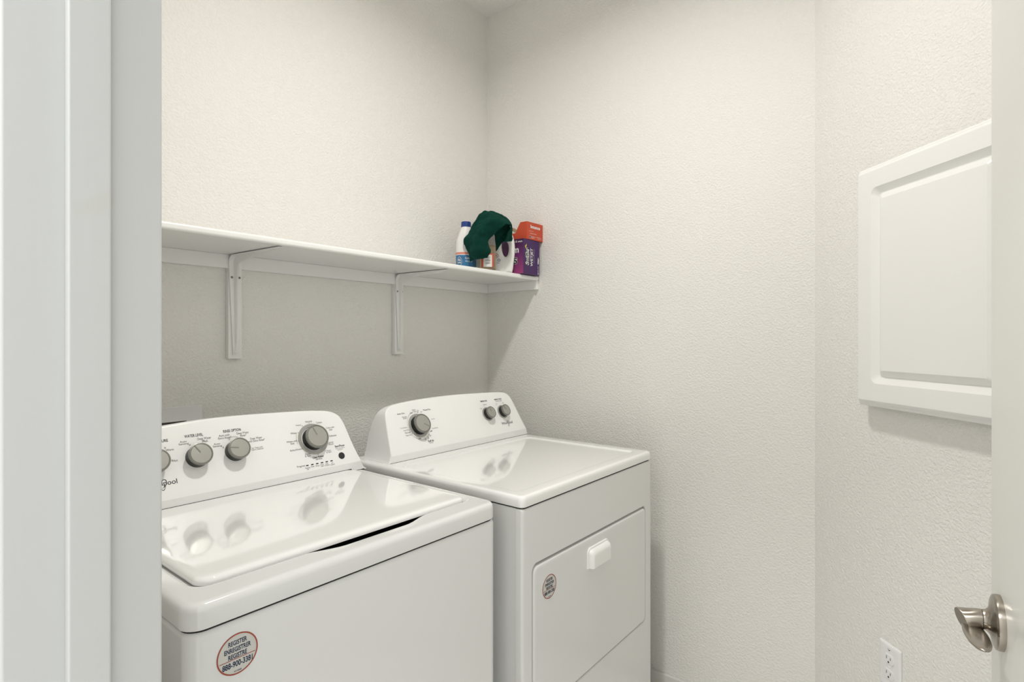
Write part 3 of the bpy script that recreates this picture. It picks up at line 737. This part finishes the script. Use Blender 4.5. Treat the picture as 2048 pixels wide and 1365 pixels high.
# ------------------------------------------------------------------ raised-panel cabinet door on the angled wall
A0 = Vector((0, -1.3922, 0)); AD = Vector((-r2, -r2, 0)); AN = Vector((-r2, r2, 0))
def ap(t, o, z): return A0 + AD*t + AN*o + Vector((0,0,z))
CT0, CT1, CZ0, CZ1 = .253, .700, 1.149, 1.756
cab = empty('wall_cabinet', tuple(ap((CT0+CT1)/2, 0, 1.15)), 'white raised-panel cabinet door mounted on the angled wall beside the door', 'cabinet')
bm = bmesh.new(); loft(bm, [[ap(t, o, z) for t, z in rrect(CT0+.008, CT1-.008, CZ0-.004, CZ1+.004, .002, 2)] for o in (.0005, .0275)]); rel(bm_obj('box', bm, M['panel'], cab))
bm = bmesh.new()
def cr(i, o, r): return [ap(t, o, z) for t, z in rrect(CT0+i, CT1-i, CZ0+i, CZ1-i, r, 6, 2)]
loft(bm, [cr(-.017, 0.0270, .004), cr(-.018, 0.0280, .004), cr(-.018, 0.0315, .004), cr(-.013, 0.0355, .004), cr(-.0125, 0.0375, .004), cr(-.0085, 0.0382, .003), cr(-.008, 0.0415, .003), cr(-.0035, 0.0450, .002), cr(-.003, 0.0475, .002), cr(-.0005, 0.0495, .002), cr(.002, 0.0500, .002),
          cr(.0455, 0.0500, .018), cr(.0475, 0.0485, .017), cr(.0600, 0.0390, .011), cr(.0625, 0.0380, .010), cr(.0645, 0.0382, .009), cr(.0655, 0.0395, .008), cr(.0780, 0.0485, .006), cr(.0805, 0.0500, .006)])
rel(bm_obj('cabinet_door', bm, M['panel'], cab, angle=25))

# ------------------------------------------------------------------ duplex outlet on the angled wall
out = empty('wall_outlet', tuple(ap(.31, 0, .45)), 'white double power outlet low on the angled wall below the cabinet', 'outlet')
OT0, OT1, OZ1 = .2735, .3455, .5045; OZ0 = OZ1-.117; oc = (OT0+OT1)/2; ozc = (OZ0+OZ1)/2
bm = bmesh.new()
def orr(i, o, r=.003): return [ap(t, o, z) for t, z in rrect(OT0+i, OT1-i, OZ0+i, OZ1-i, r, 4)]
loft(bm, [orr(0, .0005), orr(0, .003), orr(.0012, .0048), orr(.004, .0060), orr(.008, .0063)])
rel(bm_obj('cover_plate', bm, M['outlet'], out))
def fx(t): return 2*oc - t
for dz in (.0196, -.0196):
    P = []
    for i in range(40):
        a = 2*PI*i/40; P.append((oc + .0168*math.cos(a), ozc + dz + max(-.0125, min(.0125, .0172*math.sin(a)))))
    bm = bmesh.new(); loft(bm, [[ap(t, .006, z) for t, z in P], [ap(t, .0078, z) for t, z in P], [ap(oc+(t-oc)*.95, .0083, ozc+dz+(z-ozc-dz)*.95) for t, z in P]])
    rc = rel(bm_obj('receptacle', bm, M['outlet'], out))
    bm = bmesh.new(); mp = lambda a, c: ap(a, .0086, c)
    add_rect(bm, mp, oc-.0073, oc-.0056, ozc+dz-.0005, ozc+dz+.0078); add_rect(bm, mp, oc+.0056, oc+.0073, ozc+dz-.0005, ozc+dz+.0065)
    add_disc(bm, mp, oc, ozc+dz-.0072, .0026, n=16)
    s = bm_obj('slots', bm, M['outlet_slot'], rc, smooth=False, normals=False)
bm = bmesh.new(); lathe(bm, [(.0035, 0), (.0035, .0008), (.002, .0014)], ap(oc, .0062, ozc), AN, 16); rel(bm_obj('screw', bm, M['outlet'], out))
bm = bmesh.new(); mp = lambda a, c: ap(a, .0066, c)
add_poly(bm, mp, [(oc-.0055, OZ1-.0115), (oc, OZ1-.0175), (oc+.0055, OZ1-.0115), (oc, OZ1-.0145)]); rel(bm_obj('emblem', bm, M['ink'], out, smooth=False, normals=False))

# ------------------------------------------------------------------ things on the shelf
Z0 = SZ1
FV = Vector((math.sin(math.radians(51.2)), math.cos(math.radians(51.2)), 0)); RV = Vector((FV.y, -FV.x, 0))
# bleach-type bottle with blue cap
bc = Vector((-.3415, -.1845, Z0))
bot = empty('cleaner_bottle', tuple(bc), 'white cleaner bottle with blue cap and blue label, leftmost on the shelf', 'bottle')
def oval_loft(c, prof, du, n=36, ex=1.0):
    """prof = (half width, half depth, height); du = unit vector along the width"""
    dv = Vector((-du.y, du.x, 0)); L = []
    for a, b_, h in prof:
        ring = []
        for i in range(n):
            t = 2*PI*i/n; cc, ss = math.cos(t), math.sin(t)
            cc = math.copysign(abs(cc)**ex, cc); ss = math.copysign(abs(ss)**ex, ss)
            ring.append(c + du*a*cc + dv*b_*ss + Vector((0,0,h)))
        L.append(ring)
    return L
BU = Vector((.86, -.5, 0)).normalized()
bm = bmesh.new(); loft(bm, oval_loft(bc, [(.036,.025,.0),(.0400,.028,.003),(.0408,.029,.02),(.0410,.029,.085),(.0405,.0285,.105),(.039,.028,.125),(.031,.025,.148),(.0235,.0215,.168),(.0195,.0195,.178),(.0185,.0185,.1795)], BU, ex=.85))
rel(bm_obj('bottle_body', bm, M['hdpe'], bot, angle=60))
bm = bmesh.new(); loft(bm, oval_loft(bc, [(.0200,.0200,.179),(.0205,.0205,.180),(.0200,.0200,.198),(.0188,.0188,.2005)], BU, ex=1)); rel(bm_obj('bottle_cap', bm, M['blue_cap'], bot, angle=60))
bm = bmesh.new(); loft(bm, oval_loft(bc, [(.0410,.0292,.008),(.0417,.0297,.062)], BU, ex=.85), cap0=False, cap1=False); rel(bm_obj('blue_label', bm, M['blue_label'], bot))
bm = bmesh.new(); loft(bm, oval_loft(bc, [(.0417,.0297,.0655),(.0418,.0297,.0735)], BU, ex=.85), cap0=False, cap1=False); rel(bm_obj('label_stripe', bm, M['coral'], bot))
bm = bmesh.new()
dvb = Vector((-BU.y, BU.x, 0))
def bmp(a, c):                                   # wrap onto the oval body, front side
    ang = a/.036; cc, ss = math.sin(ang), -math.cos(ang)
    return bc + BU*.0425*math.copysign(abs(cc)**.85, cc) + dvb*.0305*math.copysign(abs(ss)**.85, ss) + Vector((0,0,c))
add_ring(bm, bmp, -.032, .036, .0175, .0190, n=32, sx=.62)
add_txt(bm, 'ALL', bmp, -.032, .043, .016, .009, bold=.03); add_txt(bm, 'PURPOSE', bmp, -.032, .031, .016, .006, bold=.02)
add_txt(bm, 'CLEANER', bmp, .002, .050, .022, .008, bold=.02); add_txt(bm, 'FRESH', bmp, .002, .037, .020, .006)
rel(bm_obj('label_print', bm, M['white_ink'], bot, smooth=False, normals=False))

# spray bottle with amber liquid, mostly under the towel
sc_ = Vector((-.299, -.266, Z0))
sp = empty('spray_bottle', tuple(sc_), 'clear spray bottle of amber liquid with a red label, under the towel', 'spray bottle')
bm = bmesh.new(); lathe(bm, [(.029,0),(.0315,.002),(.032,.01),(.032,.115),(.0305,.135),(.024,.155),(.016,.172),(.0135,.182),(.0135,.196)], sc_, (0,0,1), 40); rel(bm_obj('bottle_body', bm, M['clear'], sp, angle=60))
bm = bmesh.new(); lathe(bm, [(.028,.002),(.0298,.004),(.0302,.01),(.0302,.100)], sc_, (0,0,1), 40); rel(bm_obj('liquid', bm, M['amber'], sp, angle=60))
bm = bmesh.new(); tube(bm, [sc_+Vector((.004,-.012,.01)), sc_+Vector((.003,-.010,.19))], .0022, 8); rel(bm_obj('dip_tube', bm, M['nozzle'], sp))
def smp(a, c, r=.0324):
    ang = a/r; return sc_ + (RV*math.sin(ang) - FV*math.cos(ang))*r + Vector((0,0,c))
bm = bmesh.new()
for i in range(14):
    a0 = -.030 + .056*i/14; a1 = a0 + .056/14
    mi = 0 if (i < 3 or i > 11) else 1
    bm.faces.new([bm.verts.new(smp(*q)) for q in ((a0,.012),(a1,.012),(a1,.066),(a0,.066))]).material_index = mi
    if mi: bm.faces.new([bm.verts.new(smp(q[0], q[1], .0326)) for q in ((a0,.060),(a1,.060),(a1,.066),(a0,.066))]).material_index = 0
for k, s in enumerate(('MULTI', 'SURFACE', 'SPRAY')): add_txt(bm, s, lambda a, c: smp(a, c, .0328), .001, .050-.012*k, .022, .0055, mi=2)
rel(bm_obj('bottle_label', bm, [M['red_label'], M['white_label'], M['ink']], sp, smooth=False, normals=False))
bm = bmesh.new(); lathe(bm, [(.0150,.188),(.0150,.204),(.011,.207),(.009,.214)], sc_, (0,0,1), 28)
bbox(bm, sc_.x-.009, sc_.x+.009, sc_.y-.012, sc_.y+.018, Z0+.210, Z0+.232, .004, 2)
tube(bm, [sc_+Vector((0,-.008,.214)), sc_+Vector((0,-.014,.200)), sc_+Vector((0,-.015,.186))], [.004,.0038,.003], 8)
lathe(bm, [(.0085,.230),(.0085,.262),(.007,.266),(.002,.267)], sc_, (0,0,1), 20)
rel(bm_obj('spray_head', bm, M['nozzle'], sp))

# detergent jug: flat moulded body with a through handle, facing the doorway
jc = Vector((-.218, -.220, Z0))
jug = empty('detergent_jug', tuple(jc), 'white detergent jug with a looped handle, between the spray bottle and the purple carton', 'jug')
outer = [(-.076,.000),(.079,.000),(.084,.012),(.088,.042),(.0925,.078),(.0935,.105),(.091,.130),(.085,.155),(.075,.172),(.060,.181),(.040,.184),(.020,.184),(.012,.190),(-.030,.190),(-.036,.180),(-.050,.165),(-.066,.135),(-.076,.095),(-.080,.050),(-.079,.012)]
hole = [(.040,.134),(.046,.140),(.056,.139),(.064,.130),(.069,.110),(.068,.088),(.063,.073),(.056,.067),(.049,.071),(.043,.083),(.039,.100),(.038,.120)]
def jug_mesh():
    cu = bpy.data.curves.new('j', 'CURVE'); cu.dimensions = '2D'; cu.fill_mode = 'BOTH'
    for P in (outer, hole):
        s = cu.splines.new('BEZIER'); s.bezier_points.add(len(P)-1); s.use_cyclic_u = True; s.resolution_u = 4
        for b_, p in zip(s.bezier_points, P): b_.co = (p[0], p[1], 0); b_.handle_left_type = b_.handle_right_type = 'AUTO'
    cu.extrude = .012; cu.bevel_depth = .012; cu.bevel_resolution = 4; cu.offset = -.011
    o = bpy.data.objects.new('j', cu); C.objects.link(o); bpy.context.view_layer.update()
    me = bpy.data.meshes.new_from_object(o.evaluated_get(bpy.context.evaluated_depsgraph_get()))
    bpy.data.objects.remove(o); bpy.data.curves.remove(cu)
    for v in me.vertices:
        x, z, d = v.co
        bulge = 1.0 + .4*max(0, min(1, (.055-x)/.06)) 
        v.co = RV*x*1.0 - FV*(d*bulge) + Vector((0,0,max(z, .0005)))
    for p in me.polygons: p.use_smooth = True
    me.set_sharp_from_angle(angle=math.radians(60))
    return me
me = jug_mesh(); me.name = 'jug_body'; link('jug_body', me, M['hdpe'], jug)
def jmp(a, c): return RV*a - FV*.0432 + Vector((0,0,c))
def jmp2(a, c):
    b_ = 1.0 + .4*max(0, min(1, (.055-a)/.06)); return RV*a - FV*(.0245*b_+.0004) + Vector((0,0,c))
bm = bmesh.new()
add_ring(bm, jmp2, .017, .070, .0075, .0095, n=28, mi=0); add_txt(bm, 'A', jmp2, .017, .070, .008, .008, bold=.03, mi=0)
add_ring(bm, jmp2, .028, .052, .0052, .0064, n=24, mi=1); add_txt(bm, 'HE', jmp2, .028, .052, .0065, .005, mi=1)
add_txt(bm, 'CLEAN', jmp2, .022, .040, .018, .004, mi=1)
bm_obj('jug_print', bm, [M['red_ring'], M['navy']], jug, smooth=False, normals=False)
bm = bmesh.new(); lathe(bm, [(.024,.186),(.024,.206),(.0215,.210)], (-.008*RV.x, -.008*RV.y, 0), (0,0,1), 28); bm_obj('jug_cap', bm, M['hdpe'], jug)

# purple carton
wx0, wx1, wy0, wy1, wh = -.1365, -.0225, -.322, -.11, .149
pb = empty('mop_pad_carton', (wx0, wy0, Z0), 'purple and magenta carton standing on the shelf end, overhanging the edge', 'box')
bm = bmesh.new(); b = bmesh.new(); box(b, 0, wx1-wx0, 0, wy1-wy0, .0005, wh)
for f in b.faces: f.material_index = 1 if f.normal.x < -.5 or f.calc_center_median().x < .001 else 0
bmesh.ops.bevel(b, geom=list(b.edges), offset=.0008, segments=2, profile=.5, affect='EDGES')
bm.free(); bm_obj('carton', b, [M['purple'], M['magenta']], pb)
fm = lambda a, c: (a, -.0004, c); sm = lambda a, c: (-.0004, .0-a, c)
W_ = wx1-wx0
bm = bmesh.new()
add_txt(bm, 'WETJET', fm, W_*.52, .074, .078, .0215, bold=.02, rot=PI/2); add_rect(bm, fm, W_*.645, W_*.652, .05, .112)
add_poly(bm, fm, [(W_*.90,.046),(W_*.94,.052),(W_*.95,.068),(W_*.92,.080),(W_*.89,.072),(W_*.88,.056)])
add_txt(bm, 'REFILL PADS', fm, W_*.91, .028, .026, .006, rot=PI/2); add_txt(bm, '24', fm, W_*.91, .008, .010, .007, bold=.02, rot=PI/2)
add_txt(bm, 'm', sm, -.040, .100, .030, .020, bold=.03); add_txt(bm, 's', sm, -.043, .057, .022, .030, bold=.045)
add_txt(bm, '15 mm', sm, -.026, .138, .040, .0085, bold=.02); 
bm_obj('lettering', bm, M['white_ink'], pb, 'stuff', smooth=False, normals=False)
bm = bmesh.new()
add_txt(bm, 'Swiffer', lambda a, c: (a, -.0007, c), W_*.225, .076, .076, .029, bold=.06, rot=PI/2, mi=0)
add_txt(bm, 'Swiffer', lambda a, c: (a, -.0010, c), W_*.225, .076, .076, .029, bold=-.005, rot=PI/2, mi=1)
add_poly(bm, lambda a, c: (a, -.0011, c), [(W_*.08,.118),(W_*.20,.128),(W_*.12,.105)], mi=2)
bm_obj('logo', bm, [M['white_ink'], M['black'], M['yellow_ink']], pb, smooth=False, normals=False)
sc2 = bmesh.new(); add_txt(sc2, 's', lambda a, c: (-.0008, -a, c), -.043, .057, .020, .027, bold=.0); bm_obj('letter_core', sc2, M['black'], pb, smooth=False, normals=False)

# orange-red dryer sheet box lying on the carton
ox0, ox1, oy0 = -.1165, -.0020, -.325; oz = Z0+wh+.0003
oo = empty('dryer_sheet_box', (ox0, oy0, oz), 'orange-red opened carton lying on top of the purple carton', 'box')
oh = .0745; OW = ox1-ox0
bm = bmesh.new()
# side outline in (y, z): upright front, slanted torn-open back
side = [(0,0),(0,oh),(.036,oh),(.052,.050),(.060,.030),(.150,.028),(.150,0)]
V0 = [bm.verts.new((0, y, z)) for y, z in side]; V1 = [bm.verts.new((OW, y, z)) for y, z in side]
bm.faces.new(V0); bm.faces.new(V1[::-1])
for i in range(len(side)):
    j = (i+1) % len(side); bm.faces.new((V0[i], V1[i], V1[j], V0[j]))
bmesh.ops.bevel(bm, geom=list(bm.edges), offset=.0007, segments=1, affect='EDGES')
bm_obj('carton', bm, M['orange_box'], oo, smooth=False)
bm = bmesh.new(); b = bmesh.new(); P = [(0,.058,.030),(0,.110,.062),(.05,.110,.066),(.05,.058,.034)]
loft(bm, [P, [(x, y+.001, z-.001) for x, y, z in P]]); b.free(); bm_obj('flap', bm, M['tan_card'], oo)
bm = bmesh.new(); of = lambda a, c: (a, -.0005, c)
add_txt(bm, 'bounce', of, OW*.52, .0560, OW*.60, .0150, bold=.035)
add_rect(bm, of, OW*.12, OW*.40, .0355, .0362); add_txt(bm, 'outdoor fresh', of, OW*.38, .0265, OW*.40, .004)
add_ring(bm, of, OW*.20, .0110, .0048, .0058, n=24); add_txt(bm, 'BALANCE', of, OW*.40, .0135, OW*.24, .0035); add_txt(bm, 'SHEETS', of, OW*.36, .0075, OW*.16, .0035)
add_txt(bm, '120 DRYER SHEETS', of, OW*.72, .0145, OW*.30, .0032); add_txt(bm, 'WRINKLE GUARD', of, OW*.78, .0085, OW*.24, .0030)
bm_obj('lettering', bm, M['white_ink'], oo, 'stuff', smooth=False, normals=False)
bm = bmesh.new(); add_disc(bm, lambda a, c: (a, -.0004, c), OW*.20, .0110, .0050, n=24); bm_obj('seal', bm, M['navy'], oo, smooth=False, normals=False)

# green towel draped over the spray bottle
TG = [
 [(-.354,-.222,1.620),(-.373,-.263,1.630),(-.373,-.295,1.627),(-.351,-.306,1.631)],
 [(-.361,-.214,1.665),(-.393,-.270,1.656),(-.388,-.308,1.655),(-.348,-.326,1.659)],
 [(-.369,-.204,1.706),(-.391,-.257,1.695),(-.388,-.300,1.690),(-.348,-.310,1.686)],
 [(-.358,-.218,1.742),(-.384,-.266,1.729),(-.380,-.301,1.728),(-.344,-.315,1.709)],
 [(-.339,-.241,1.792),(-.362,-.277,1.766),(-.368,-.317,1.757),(-.337,-.339,1.730)],
 [(-.323,-.261,1.830),(-.336,-.293,1.806),(-.355,-.332,1.774),(-.334,-.359,1.744)],
 [(-.288,-.289,1.831),(-.313,-.322,1.803),(-.332,-.354,1.775),(-.325,-.370,1.755)],
 [(-.258,-.311,1.809),(-.287,-.338,1.793),(-.306,-.362,1.775),(-.313,-.377,1.763)],
 [(-.236,-.322,1.792),(-.257,-.343,1.780),(-.280,-.363,1.768),(-.294,-.377,1.758)],
 [(-.228,-.331,1.759),(-.253,-.349,1.751),(-.269,-.360,1.744),(-.288,-.369,1.738)],
 [(-.237,-.336,1.711),(-.255,-.346,1.706),(-.270,-.343,1.704),(-.285,-.341,1.701)]]
TF = [
 [(-.303,-.302,1.740),(-.294,-.297,1.706),(-.289,-.296,1.666)],
 [(-.296,-.327,1.754),(-.275,-.305,1.717),(-.273,-.300,1.685)],
 [(-.287,-.338,1.775),(-.260,-.316,1.736),(-.258,-.311,1.707)],
 [(-.278,-.345,1.784),(-.246,-.326,1.743),(-.243,-.321,1.710)],
 [(-.263,-.345,1.780),(-.233,-.333,1.744),(-.233,-.333,1.712)]]
for i in range(5): TG[i][0] = tuple(Vector(TG[i][0]) - FV*.024)
def cat(p, t):
    n = len(p)-1; i = min(int(t*n), n-1); f = t*n-i
    a, b_, c, d = [Vector(p[max(0, min(n, i+k))]) for k in (-1, 0, 1, 2)]
    return .5*((2*b_) + (c-a)*f + (2*a-5*b_+4*c-d)*f*f + (3*b_-a-3*c+d)*f**3)
def sheet(bm, G, nu, nv, th):
    base = Vector(cam.location)
    P = []
    for i in range(nu+1):
        col = [cat([r[k] for r in G], i/nu) for k in range(len(G[0]))]
        P.append([cat(col, j/nv) for j in range(nv+1)])
    ctr = Vector((-.30, -.24, 1.70))
    A = []; B = []
    for i in range(nu+1):
        ra, rb = [], []
        for j in range(nv+1):
            du = P[min(i+1,nu)][j]-P[max(i-1,0)][j]; dv = P[i][min(j+1,nv)]-P[i][max(j-1,0)]
            nn = du.cross(dv).normalized()
            q = P[i][j] + nn*(noise.noise(P[i][j]*30)*.0075 + noise.noise(P[i][j]*75)*.0028)
            e = min(i, nu-i, j, nv-j)/2; t = th*min(1, .35+e*.65)
            ra.append(bm.verts.new(q+nn*t/2)); rb.append(bm.verts.new(q-nn*t/2))
        A.append(ra); B.append(rb)
    for i in range(nu):
        for j in range(nv):
            bm.faces.new((A[i][j], A[i+1][j], A[i+1][j+1], A[i][j+1])); bm.faces.new((B[i][j], B[i][j+1], B[i+1][j+1], B[i+1][j]))
    for i in range(nu):
        for j in (0, nv): bm.faces.new((A[i][j], A[i+1][j], B[i+1][j], B[i][j]))
    for j in range(nv):
        for i in (0, nu): bm.faces.new((A[i][j], A[i][j+1], B[i][j+1], B[i][j]))
bm = bmesh.new(); sheet(bm, TG, 66, 26, .006); sheet(bm, TF, 26, 18, .005)
sh = FV*.012
tw = bm_obj('hand_towel', bm, M['green'], None, angle=80)
tw.location = sh*1.0
tag(tw, 'dark green terry towel draped over the bottles on the shelf', 'towel')
